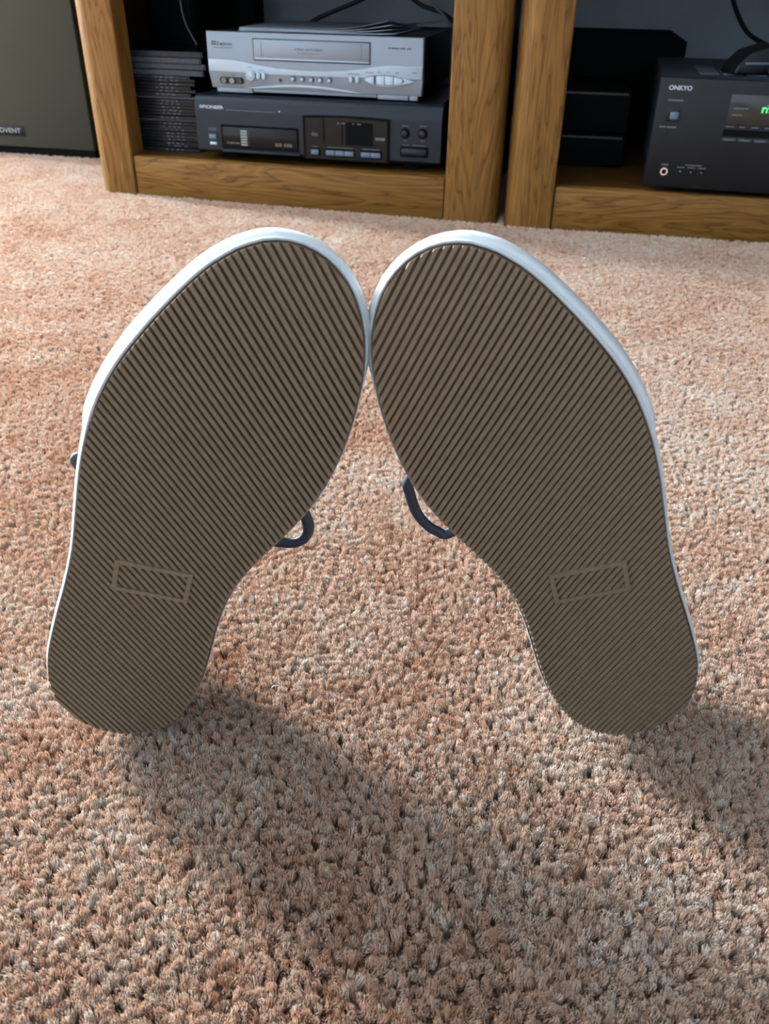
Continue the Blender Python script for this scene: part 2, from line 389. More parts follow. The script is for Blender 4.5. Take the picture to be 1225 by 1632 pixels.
    # plinth
    box('plinth', (0.0115, 0.0735), (0.001, 0.012), (0.0018, Z0), silver, e, 0.0006)
    box('plinth_bar', (0.0745, 0.285), (0.003, 0.012), (0.0035, Z0), silver, e, 0.0006)
    box('plinth', (0.287, 0.3375), (0.001, 0.012), (0.0018, Z0), silver, e, 0.0006)
    box('plinth', (0.3395, 0.3525), (0.001, 0.012), (0.0018, Z0), silver, e, 0.0006)
    for x in (0.03, 0.33):
        for y in (0.03, 0.25): disc2 = hprism('foot', [(x + 0.009 * math.cos(t * math.pi / 6), y + 0.009 * math.sin(t * math.pi / 6)) for t in range(12)], 0.0, Z0, blk, e)
    return e
vcr()

# papers on the recorder
def booklet():
    e = empty('booklet', local((-0.3028, 1.5571), -0.2178, 0.052, 0.012, 0.2526), -0.2178 + 0.03)
    tag(e, 'grey paper booklet with a lifted corner lying on the silver video recorder', 'booklet')
    for k in range(4):
        nx, ny = 24, 10; W_, D_ = 0.258 - 0.004 * k, 0.20
        v, f = [], []
        lift = 0.0035 * (k + 0.4); t = 0.0005
        for s_ in (0, 1):
            for i in range(nx + 1):
                for j in range(ny + 1):
                    x = W_ * i / nx; y = D_ * j / ny
                    q = max(0, (x / W_ - 0.55) / 0.45)
                    fr = max(0.0, 1 - y / D_ * 1.4)
                    z = 0.0008 + 0.0014 * k + t * s_ + lift * q ** 2 * fr * 1.3 + 0.0012 * math.sin(x * 18 + k) * 0.3
                    v.append((x + 0.012 * (y / D_), y + 0.002 * k, z))
        n1 = (nx + 1) * (ny + 1); I = lambda i, j, s_: s_ * n1 + i * (ny + 1) + j
        for i in range(nx):
            for j in range(ny):
                f.append((I(i, j, 1), I(i + 1, j, 1), I(i + 1, j + 1, 1), I(i, j + 1, 1))); f.append((I(i, j, 0), I(i, j + 1, 0), I(i + 1, j + 1, 0), I(i + 1, j, 0)))
        for i in range(nx): f.append((I(i, 0, 0), I(i + 1, 0, 0), I(i + 1, 0, 1), I(i, 0, 1))); f.append((I(i, ny, 1), I(i + 1, ny, 1), I(i + 1, ny, 0), I(i, ny, 0)))
        for j in range(ny): f.append((I(0, j, 1), I(0, j + 1, 1), I(0, j + 1, 0), I(0, j, 0))); f.append((I(nx, j, 0), I(nx, j + 1, 0), I(nx, j + 1, 1), I(nx, j, 1)))
        pyd('page' if k < 3 else 'cover', v, f, paper if k < 3 else paper2, e, True)
booklet()
def leaflet():
    nx = 16; v, f = [], []
    for s_ in (0, 1):
        for i in range(nx + 1):
            for j in (0, 1):
                x = 0.10 * i / nx; v.append((x, 0.09 * j, 0.0008 + 0.009 * (i / nx) ** 2.2 + 0.0006 * s_))
    I = lambda i, j, s_: s_ * (nx + 1) * 2 + i * 2 + j
    for i in range(nx):
        f += [(I(i, 0, 1), I(i + 1, 0, 1), I(i + 1, 1, 1), I(i, 1, 1)), (I(i, 0, 0), I(i, 1, 0), I(i + 1, 1, 0), I(i + 1, 0, 0)), (I(i, 0, 0), I(i + 1, 0, 0), I(i + 1, 0, 1), I(i, 0, 1)), (I(i, 1, 1), I(i + 1, 1, 1), I(i + 1, 1, 0), I(i, 1, 0))]
    f += [(I(0, 0, 1), I(0, 1, 1), I(0, 1, 0), I(0, 0, 0)), (I(nx, 0, 0), I(nx, 1, 0), I(nx, 1, 1), I(nx, 0, 1))]
    o = pyd('leaflet', v, f, paper2, None, True)
    o.location = local((-0.3028, 1.5571), -0.2178, 0.245, 0.215, 0.2526); o.rotation_euler = (0, 0, -0.2178)
    tag(o, 'dark curled leaflet lying behind the grey booklet on the video recorder', 'leaflet')
leaflet()

# ------------------------------------------------------------------ disc player
def player():
    e = empty('disc_player', (-0.3294, 1.5406, 0.0613), -0.2178)
    tag(e, 'dark blue grey compact disc changer standing under the silver video recorder', 'disc player')
    W_ = 0.42; Z0, Z1 = 0.0120, 0.1005
    box('case', (0.004, W_ - 0.004), (0.018, 0.30), (Z0, Z1 - 0.0005), blk, e, 0.002)
    prof = [(0.018, Z0), (0.004, Z0), (0.0, Z0 + 0.004), (0.0, 0.074)] + [(0.0140 * (1 - math.cos(t * math.pi / 22)), 0.074 + 0.0260 * math.sin(t * math.pi / 22)) for t in range(1, 11)] + [(0.018, Z1)]
    f = xprism('front_panel', prof, 0.0, W_, pion, e)
    text('maker_lettering', 'PIONEER', 0.0150, 0.0510, 0.0798, 0.0052, -0.0004, ink_w, f, 0.012)
    m = f
    ring('maker_mark', 0.0115, 0.0824, 0.0013, 0.0024, -0.0006, 0.0006, ink_w, f, 14)
    printbar(0.055, 0.140, 0.0785, 0.0008, -0.0003, ink_dim, f)
    printbar(0.148, 0.150, 0.0795, 0.0018, -0.0003, ink_w, f)
    # power switch
    b = box('switch_recess', (0.0215, 0.0365), (-0.0006, 0.001), (0.0225, 0.0430), ink, f)
    box('power_button', (0.0225, 0.0355), (-0.0040, 0.001), (0.0335, 0.0405), btn_blue, e, 0.0008)
    box('indicator', (0.0232, 0.0348), (-0.0030, 0.001), (0.0245, 0.0285), mat('pale_blue_indicator', (0.45, 0.55, 0.65), 0.3), e, 0.0006)
    for z in (0.0465, 0.0492): printbar(0.0220, 0.0360, z, 0.0009, -0.0004, ink_dim, f)
    # disc magazine door
    frame4('magazine_frame', 0.0440, 0.1810, 0.0195, 0.0565, 0.0030, -0.0010, 0.001, blk_matte, f)
    d = box('magazine_door', (0.0470, 0.1780), (-0.0016, 0.001), (0.0225, 0.0535), gloss, e, 0.0008)
    for k in range(6): printbar(0.0790, 0.0905, 0.0252 + k * 0.0042, 0.0030, -0.0018, mat('grey_green_print', (0.20, 0.23, 0.20), 0.6), d, 'magazine_number')
    for k in range(6): printbar(0.0930, 0.0942, 0.0256 + k * 0.0042, 0.0018, -0.0018, ink_tan, d)
    for a, b_ in ((0.0535, 0.0565), (0.0575, 0.0670), (0.0680, 0.0765)): printbar(a, b_, 0.0272, 0.0028, -0.0018, ink_tan, d)
    for a, b_ in ((0.1395, 0.1450), (0.1458, 0.1510), (0.1550, 0.1600), (0.1608, 0.1690)): printbar(a, b_, 0.0268, 0.0052, -0.0018, ink_tan, d)
    box('ledge', (0.0440, 0.1840), (-0.0045, 0.001), (0.0135, 0.0180), pion, f, 0.0014)
    # display bay
    arch = [(0.1890, 0.0105), (0.1890, 0.0770)] + [(0.1890 + 0.1475 * k / 10, 0.0770 + 0.0022 * math.sin(math.pi * k / 10)) for k in range(1, 10)] + [(0.3365, 0.0770), (0.3365, 0.0105)]
    prism('bay_surround', arch, -0.0012, 0.001, blk_matte, f)
    inn = [(0.1935, 0.0125), (0.1935, 0.0735)] + [(0.1935 + 0.1385 * k / 10, 0.0735 + 0.0022 * math.sin(math.pi * k / 10)) for k in range(1, 10)] + [(0.3320, 0.0735), (0.3320, 0.0125)]
    g = prism('display_bay', inn, -0.0022, 0.001, gloss, e)
    box('display_window', (0.262, 0.308), (-0.0027, -0.0020), (0.0360, 0.0700), blk_matte, g)
    for x in (0.2240, 0.2550): box('bay_divider', (x, x + 0.0025), (-0.0026, -0.0020), (0.0380, 0.0720), blk_matte, g)
    text('disc_lettering', 'disc', 0.2040, 0.2150, 0.0470, 0.0060, -0.0025, ink_dim, g, 0.02)
    for a, b_ in ((0.3125, 0.3165), (0.3172, 0.3215), (0.3222, 0.3280)): printbar(a, b_, 0.0452, 0.0042, -0.0025, ink_dim, g)
    for a, b_ in ((0.2480, 0.2520), (0.2545, 0.2610), (0.2740, 0.2765), (0.2820, 0.2880)): printbar(a, b_, 0.0672, 0.0016, -0.0030, ink_dim, g)
    for grp in ((0.2025, 0.2165, 1), (0.2285, 0.2765, 3), (0.2885, 0.3220, 2)):
        x0, x1, n = grp
        box('button_surround', (x0 - 0.0015, x1 + 0.0015), (-0.0035, 0.0), (0.0165, 0.0285), blk_matte, e, 0.0005)
        for k in range(n):
            a = x0 + (x1 - x0) * k / n
            box('button', (a + 0.0003, a + (x1 - x0) / n - 0.0003), (-0.0062, -0.003), (0.0185, 0.0265), btn_blue, e, 0.0012)
        printbar(x0 + 0.002, x1 - 0.002, 0.0305, 0.0010, -0.0025, ink_dim, g)
    for x, z in ((0.3610, 0.0580), (0.3900, 0.0585)):
        ring('knob_collar', x, z, 0.0058, 0.0078, -0.0008, 0.001, blk_matte, f)
        k = disc('knob', x, z, 0.0056, -0.0085, 0.001, blk, e, bev=0.0022)
        printbar(x - 0.0055, x + 0.0055, z + 0.0105, 0.0010, -0.0003, ink_dim, f); printbar(x - 0.003, x + 0.003, z - 0.0115, 0.0010, -0.0003, ink_dim, f)
    box('button_recess', (0.3535, 0.4000), (-0.0008, 0.001), (0.0225, 0.0385), blk_matte, f, 0.0004)
    box('bar_button', (0.3555, 0.3980), (-0.0055, 0.001), (0.0245, 0.0365), pion, e, 0.003)
    for a, b_ in ((0.358, 0.368), (0.3735, 0.394)): printbar(a, b_, 0.0400, 0.0011, -0.0003, ink_dim, f)
    for x in (0.05, 0.37):
        for y in (0.04, 0.26): hprism('foot', [(x + 0.018 * math.cos(t * math.pi / 8), y + 0.018 * math.sin(t * math.pi / 8)) for t in range(16)], 0.0, Z0, blk_matte, e)
player()

# ------------------------------------------------------------------ receiver
def receiver():
    e = empty('receiver', (0.3860, 1.3480, 0.0614), -0.2303)
    tag(e, 'black stereo receiver with green display and vented lid in the right cabinet', 'receiver')
    W_ = 0.435; Z0, Z1 = 0.0075, 0.1565
    box('case', (0.003, W_ - 0.003), (0.010, 0.34), (Z0 + 0.004, Z1 - 0.001), onk_top, e, 0.003)
    f = box('front_panel', (0.0, W_), (0.0, 0.010), (Z0, Z1), onk, e, 0.0022)
    text('maker_lettering', 'ONKYO', 0.0135, 0.0455, 0.1405, 0.0062, -0.0004, ink_w, f, 0.02)
    printbar(0.0150, 0.0365, 0.1262, 0.0022, -0.0003, ink_dim, f)
    box('button_recess', (0.0165, 0.0350), (-0.0005, 0.001), (0.0985, 0.1180), blk, f, 0.0003)
    box('power_button', (0.0215, 0.0345), (-0.0042, 0.001), (0.1010, 0.1125), btn_blue, e, 0.003, 3)
    for a, b in ((0.0095, 0.0185), (0.0198, 0.0335)): printbar(a, b, 0.0905, 0.0022, -0.0003, ink_dim, f)
    disc('small_button', 0.0205, 0.0845, 0.0026, -0.0026, 0.001, blk, e, bev=0.0006, n=14)
    printbar(0.0225, 0.0330, 0.0392, 0.0019, -0.0003, ink_dim, f)
    j = ring('headphone_jack', 0.0277, 0.0304, 0.0033, 0.0056, -0.0024, 0.001, chrome, e)
    disc('jack_hole', 0.0277, 0.0304, 0.0033, -0.0003, 0.001, blk_matte, j, n=16)
    for x in (0.0511, 0.0663, 0.0815):
        ring('button_collar', x, 0.0315, 0.0018, 0.0034, -0.0006, 0.001, blk_matte, f, 14)
        disc('small_button', x, 0.0315, 0.0017, -0.0028, 0.001, vent_m, e, n=12)
        printbar(x - 0.0055, x + 0.0055, 0.0366, 0.0016, -0.0003, ink_dim, f)
    printbar(0.0570, 0.0800, 0.0402, 0.0016, -0.0003, ink_dim, f)
    g = box('display_window', (0.1010, 0.3300), (-0.0010, 0.001), (0.0995, 0.1385), mat('display_glass', (0.022, 0.022, 0.020), 0.15), e, 0.0004)
    for a, b, z in ((0.1075, 0.1275, 0.1195), (0.1065, 0.1215, 0.1110)): printbar(a, b, z, 0.0020, -0.0012, ink_dim, g)
    for (x0, x1, z0, z1) in ((0.1455, 0.1478, 0.1160, 0.1235), (0.1478, 0.1510, 0.1215, 0.1238), (0.1512, 0.1532, 0.1160, 0.1222), (0.1535, 0.1570, 0.1215, 0.1238), (0.1556, 0.1578, 0.1160, 0.1222), (0.1518, 0.1528, 0.1250, 0.1262)):
        printbar(x0, x1, z0, z1 - z0, -0.0013, green, g, 'display_segment')
    for a, b in ((0.1015, 0.1135), (0.1205, 0.1285), (0.1370, 0.1475), (0.155, 0.166)): printbar(a, b, 0.0955, 0.0016, -0.0003, ink_dim, f)
    box('slot', (0.0995, 0.3300), (-0.0008, 0.001), (0.0835, 0.0925), blk_matte, f)
    for k in range(7):
        x = 0.1005 + 0.0215 * k
        box('input_button', (x, x + 0.0200), (-0.0024, 0.001), (0.0765, 0.0815), onk_top, e, 0.0006)
        printbar(x + 0.003, x + 0.016, 0.0782, 0.0016, -0.0026, ink_dim, e)
    kn = disc('volume_knob', 0.385, 0.085, 0.026, -0.020, 0.001, onk_top, e, bev=0.002, n=36)
    # vent windows in the lid
    for i in range(7):
        for r in range(2):
            x0 = 0.058 + i * 0.0335; y0 = 0.072 + r * 0.062
            g2 = box('vent_grille', (x0, x0 + 0.0275), (y0, y0 + 0.055), (Z1 - 0.0014, Z1 + 0.0004), vent_m, e)
    for x in (0.05, 0.385):
        for y in (0.04, 0.30): hprism('foot', [(x + 0.018 * math.cos(t * math.pi / 8), y + 0.018 * math.sin(t * math.pi / 8)) for t in range(16)], 0.0, Z0 + 0.004, blk_matte, e)
receiver()
RB, RYW = (0.3860, 1.3480), -0.2303
RTOP = 0.0614 + 0.1565
# power adapter and cable bundle on the receiver
def adapter():
    e = empty('power_adapter', local(RB, RYW, 0.104, 0.055, RTOP + 0.0008), RYW + 0.35)
    tag(e, 'black rounded adapter lying on the left of the receiver lid', 'adapter')
    P = [(0.0, 0.0), (0.004, 0.012), (0.022, 0.030), (0.058, 0.040), (0.070, 0.036), (0.074, 0.020), (0.070, 0.004), (0.055, 0.0)]
    bm = bmesh.new(); 
    a = [bm.verts.new((p[0], 0, p[1])) for p in P]; b = [bm.verts.new((p[0], 0.05, p[1])) for p in P]
    bm.faces.new(a); bm.faces.new(b[::-1])
    for i in range(len(P)): bm.faces.new((a[i], b[i], b[(i + 1) % len(P)], a[(i + 1) % len(P)]))
    bmesh.ops.bevel(bm, geom=bm.edges[:], offset=0.004, segments=3, affect='EDGES', profile=0.5)
    from_bm('body', bm, blk, e, ang=40)
    box('rim_band', (0.014, 0.056), (-0.0012, 0.002), (0.0135, 0.0165), btn_blue, e, 0.0005)
    for z in (0.008, 0.014): box('prong', (0.052, 0.066), (-0.012, 0.001), (z, z + 0.0018), chrome, e, 0.0004)
adapter()
def bundle():
    e = empty('cable_bundle', local(RB, RYW, 0.208, 0.095, RTOP + 0.001), RYW)
    tag(e, 'coiled black cable tied in a bundle on the receiver lid', 'cable')
    for k in range(7):
        r = 0.040 - 0.002 * k; z = 0.004 + 0.0052 * k; ph = k * 0.7
        pts = [(r * 1.25 * math.cos(ph + t * 2 * math.pi / 16), 0.62 * r * math.sin(ph + t * 2 * math.pi / 16), z + 0.003 * math.sin(3 * t + k)) for t in range(16)]
        pts.append(pts[0]); tube('coil', pts, 0.0028, blk, e, 8, seg=4)
    tube('tie', [(-0.047, 0, 0.002), (-0.056, 0.002, 0.020), (-0.045, 0, 0.046), (-0.036, -0.002, 0.020), (-0.047, 0, 0.002)], 0.0022, blk_matte, e, 6)
    for sx in (-1, 1): tube('tie_end', [(-0.045, 0, 0.046), (-0.045 + sx * 0.010, 0.002, 0.056), (-0.045 + sx * 0.018, 0.0, 0.050)], 0.0012, vent_m, e, 6)
    for k in range(3): disc('plug', -0.057 + 0.006 * k, 0.008 + 0.001 * k, 0.0028, -0.062 + 0.004 * k, -0.030, chrome, e, n=12)
bundle()

# ------------------------------------------------------------------ things deep in the cabinets
o = prism('subwoofer', [(0, 0), (0.258, 0), (0.258, 0.176), (0.234, 0.189), (0.012, 0.189), (0, 0.180)], 0, 0.10, blk_matte, None, 0.004)
o.location = local(C2, Y2, -0.056, 0.392, RAIL - 0.0003); o.rotation_euler = (0, 0, Y2); tag(o, 'black box with a chamfered corner standing behind the receiver and the slim players', 'speaker')
def slim(name, base, yaw, a, b, z, w, d, h, lab, cat):
    e = empty(name, local(base, yaw, a, b, z), yaw); tag(e, lab, cat)
    box('case', (0, w), (0.006, d), (0.006, h), blk_matte, e, 0.002); box('front_panel', (0, w), (0, 0.006), (0.004, h), blk_matte, e, 0.001)
    box('lid_edge', (0.004, w - 0.004), (-0.0006, 0.002), (h - 0.006, h - 0.003), onk_top, e)
    for x in (0.02, w - 0.02):
        for y in (0.03, d - 0.03): hprism('foot', [(x + 0.008 * math.cos(t * math.pi / 5), y + 0.008 * math.sin(t * math.pi / 5)) for t in range(10)], 0, 0.0065, blk_matte, e)
    return e
slim('media_player', C2, Y2, -0.050, 0.17, RAIL - 0.0004, 0.155, 0.205, 0.052, 'slim black player lying on the shelf left of the receiver', 'player')
slim('media_player', C2, Y2, -0.045, 0.175, RAIL + 0.0518, 0.150, 0.20, 0.0655, 'tall black player stacked on the slim black player left of the receiver', 'player')

# disc cases
case_m = mat('black_case', (0.004, 0.004, 0.005), 0.3, spec=0.2)
case_sp = [grained('case_spine_a', (0.009, 0.009, 0.012), 0.3, 260, 0.5, spec=0.2), grained('case_spine_b', (0.015, 0.02, 0.032), 0.3, 260, 0.5, spec=0.2), grained('case_spine_c', (0.04, 0.05, 0.06), 0.3, 260, 0.4, spec=0.2)]
zt = RAIL + 0.0002
rnd = random.Random(9)
plan = [('slim', 9), ('tray', 1), ('slim', 6), ('tray', 1), ('slim', 6), ('wide', 4)]
idx = 0
for kind, n in plan:
    for k in range(n):
        th = 0.0053 if kind == 'slim' else (0.0046 if kind == 'tray' else 0.0092)
        wd = {'slim': 0.142, 'tray': 0.150, 'wide': 0.158}[kind]
        dp = {'slim': 0.125, 'tray': 0.135, 'wide': 0.142}[kind]
        a = (-0.0445 if kind != 'wide' else -0.041) + rnd.uniform(-0.004, 0.004) + (0.008 if kind == 'tray' else 0) + (-0.003 if 16 <= idx < 23 else 0)
        yw = Y1 + 0.06 + rnd.uniform(-0.03, 0.03)
        e = empty('disc_case', local(C1, Y1, a, 0.062 + rnd.uniform(-0.002, 0.002), zt), yw)
        ORD = ['first', 'second', 'third', 'fourth', 'fifth', 'sixth', 'seventh', 'eighth', 'ninth']
        lab = {'slim': 'slim black disc case with printed spine, %s up from %s' % (ORD[k % 9], 'the cabinet shelf' if idx < 9 else ('the lower jutting case' if idx < 16 else 'the higher jutting case')),
               'tray': 'dark disc case jutting out with a bright edge, %s in the stack' % ('lower' if idx < 12 else 'higher'),
               'wide': 'wide black disc case, %s from the top of the stack left of the recorder' % ORD[3 - (k % 4)]}[kind]
        tag(e, lab, 'disc case', 'disc cases stacked in the left cabinet')
        box('case', (0, wd), (0.0008, dp), (0.0001, th - 0.0001), case_m, e, 0.0004, 1)
        sp = case_sp[{'slim': rnd.choice((0, 0, 1)), 'tray': 2, 'wide': rnd.choice((1, 2))}[kind]]
        s_ = box('spine_insert', (0.004, wd - 0.004), (0.0, 0.001), (0.0007, th - 0.0007), sp, e)
        if kind == 'slim':
            for q in range(4):
                x = 0.078 + q * 0.0095 + rnd.uniform(-0.001, 0.001); printbar(x, x + rnd.uniform(0.003, 0.006), th * 0.3, th * 0.4, -0.0002, ink_dim, s_)
        zt += th; idx += 1
for a0, b0, wd, dp, z0, lab in ((-0.0555, 0.215, 0.0895, 0.11, RAIL - 0.0003, 'tall black box standing on the shelf behind the disc cases'), (-0.022, 0.405, 0.100, 0.045, RAIL - 0.0003, 'tall black box standing behind the left end of the video recorder')):
    e = empty('speaker_box', local(C1, Y1, a0, b0, z0), Y1); tag(e, lab, 'box')
    box('cabinet_body', (0, wd), (0.006, dp), (0, 0.325), blk_matte, e, 0.003); box('grille', (0.003, wd - 0.003), (0, 0.006), (0.004, 0.321), blk_matte, e, 0.002)
# cables behind the recorder
def cable(pts, r, m, lab, base=C1, yaw=Y1):
    P = [local(base, yaw, *p) for p in pts]
    o = tube('cable', P, r, m, None, 8); tag(o, lab, 'cable', 'cables hanging behind the recorder and receiver'); return o
cable([(0.10, 0.42, 0.16), (0.165, 0.44, 0.235), (0.215, 0.45, 0.262), (0.285, 0.455, 0.288), (0.37, 0.46, 0.33)], 0.004, blk, 'thick black cable arching up behind the grey booklet')
cable([(0.36, 0.45, 0.31), (0.40, 0.45, 0.282), (0.46, 0.44, 0.262), (0.53, 0.43, 0.20), (0.55, 0.42, 0.12)], 0.004, blk, 'thick black cable drooping toward the right post behind the recorder')
cable([(0.40, 0.43, 0.315), (0.43, 0.43, 0.285), (0.47, 0.43, 0.240), (0.50, 0.42, 0.13)], 0.003, mat('grey_cable', (0.16, 0.18, 0.2), 0.5), 'thin grey cable hanging behind the right end of the recorder')
cable([(0.47, 0.45, 0.34), (0.475, 0.45, 0.285), (0.485, 0.45, 0.26), (0.52, 0.44, 0.2)], 0.003, blk, 'thin black cable hanging beside the right post behind the recorder')
cable([(0.015, 0.208, 0.31), (0.020, 0.208, 0.262), (0.034, 0.206, 0.232), (0.050, 0.21, 0.205)], 0.0014, mat('grey_cable', (0.16, 0.18, 0.2), 0.5), 'thin wire hanging down behind the stack of disc cases')
cable([(0.25, 0.44, 0.36), (0.268, 0.43, 0.305), (0.30, 0.40, 0.255), (0.34, 0.36, 0.235)], 0.004, blk, 'black cable running down behind the receiver lid', C2, Y2)

# ------------------------------------------------------------------ floor speaker
def floor_speaker():
    yaw = -0.202
    e = empty('floor_speaker', (-0.612, 1.8563, -0.0005), yaw)
    tag(e, 'floor standing loudspeaker with olive grille cloth beside the left cabinet', 'speaker')
    W_, H_ = 0.36, 0.72
    walnut = oak('oak_speaker', 2, 40, 0.5)
    box('plinth', (-W_ + 0.004, -0.004), (0.004, 0.225), (-0.004, 0.0115), blk_matte, e)
    box('cabinet_body', (-W_, 0.0), (0.016, 0.235), (0.0112, H_), walnut, e, 0.003)
    g = box('grille', (-W_ + 0.002, -0.002), (0.0, 0.0155), (0.0118, H_ - 0.004), grille, e, 0.004)
    p = box('badge', (-0.2300, -0.1555), (-0.0016, 0.0005), (0.0345, 0.0540), blk, e, 0.0006)
    text('badge_lettering', 'ADVENT', -0.2215, -0.1630, 0.0398, 0.0092, -0.0019, mat('badge_silver', (0.33, 0.34, 0.35), 0.4), p, 0.0)
floor_speaker()

# ------------------------------------------------------------------ shoes
OUT = [(13.0,272.6),(5.4,265.4),(-1.0,257.2),(-6.7,248.5),(-11.9,239.8),(-16.7,230.9),(-21.2,221.8),(-25.0,212.2),(-28.0,202.3),(-30.1,192.2),(-31.6,182.0),(-32.4,171.9),(-32.8,161.7),(-32.8,151.5),(-32.7,141.2),(-32.6,130.9),(-32.7,120.6),(-33.3,110.4),(-34.2,100.2),(-35.3,90.1),(-36.6,79.9),(-37.7,69.7),(-38.7,59.4),(-39.3,49.1),(-39.1,38.8),(-37.6,28.8),(-34.4,19.3),(-28.9,10.8),(-21.1,4.2),(-11.6,-0.1),(-1.2,-1.3),(8.8,0.6),(17.5,5.5),(24.5,12.8),(29.4,21.6),(32.8,31.4),(34.8,41.5),(36.0,51.7),(36.6,61.9),(36.8,72.1),(36.9,82.4),(37.3,92.7),(38.2,102.9),(40.1,112.9),(43.0,122.8),(46.7,132.3),(51.1,141.6),(55.7,150.8),(60.0,160.0),(63.9,169.5),(66.9,179.2),(69.1,189.3),(70.5,199.5),(71.2,209.8),(71.4,220.0),(71.0,230.2),(70.0,240.3),(67.8,250.3),(64.0,259.9),(58.2,268.6),(50.5,275.4),(41.2,279.5),(31.3,280.3),(21.7,277.9)]
_o = spline([(x / 1000, y / 1000, 0) for x, y in OUT + OUT[:1]], 2)[:-1]
OUTL = [(p.x, p.y) for p in _o]; NO = len(OUTL)
def onorm(i):
    a, b = OUTL[(i - 1) % NO], OUTL[(i + 1) % NO]
    d = Vector((b[0] - a[0], b[1] - a[1])).normalized(); return Vector((-d.y, d.x)) * -1   # polygon runs counter-clockwise
def offset_outline(off): 
    out = []
    for i in range(NO):
        k = off(i) if callable(off) else off; n = onorm(i)
        out.append((OUTL[i][0] + n.x * k, OUTL[i][1] + n.y * k))
    return out
def span(poly, y):
    xs = []
    for i in range(len(poly)):
        (x0, y0), (x1, y1) = poly[i], poly[(i + 1) % len(poly)]
        if (y0 <= y) != (y1 <= y): xs.append(x0 + (x1 - x0) * (y - y0) / (y1 - y0))
    return (min(xs), max(xs)) if xs else None
SB, KB = 0.20, 1.6
BUMP = 0.0026
def lerp_tab(tab, y):
    if y <= tab[0][0]: return tab[0][1]
    for (a, p), (b, q) in zip(tab, tab[1:]):
        if y <= b:
            t = (y - a) / (b - a); t = t * t * (3 - 2 * t); return p + (q - p) * t
    return tab[-1][1]

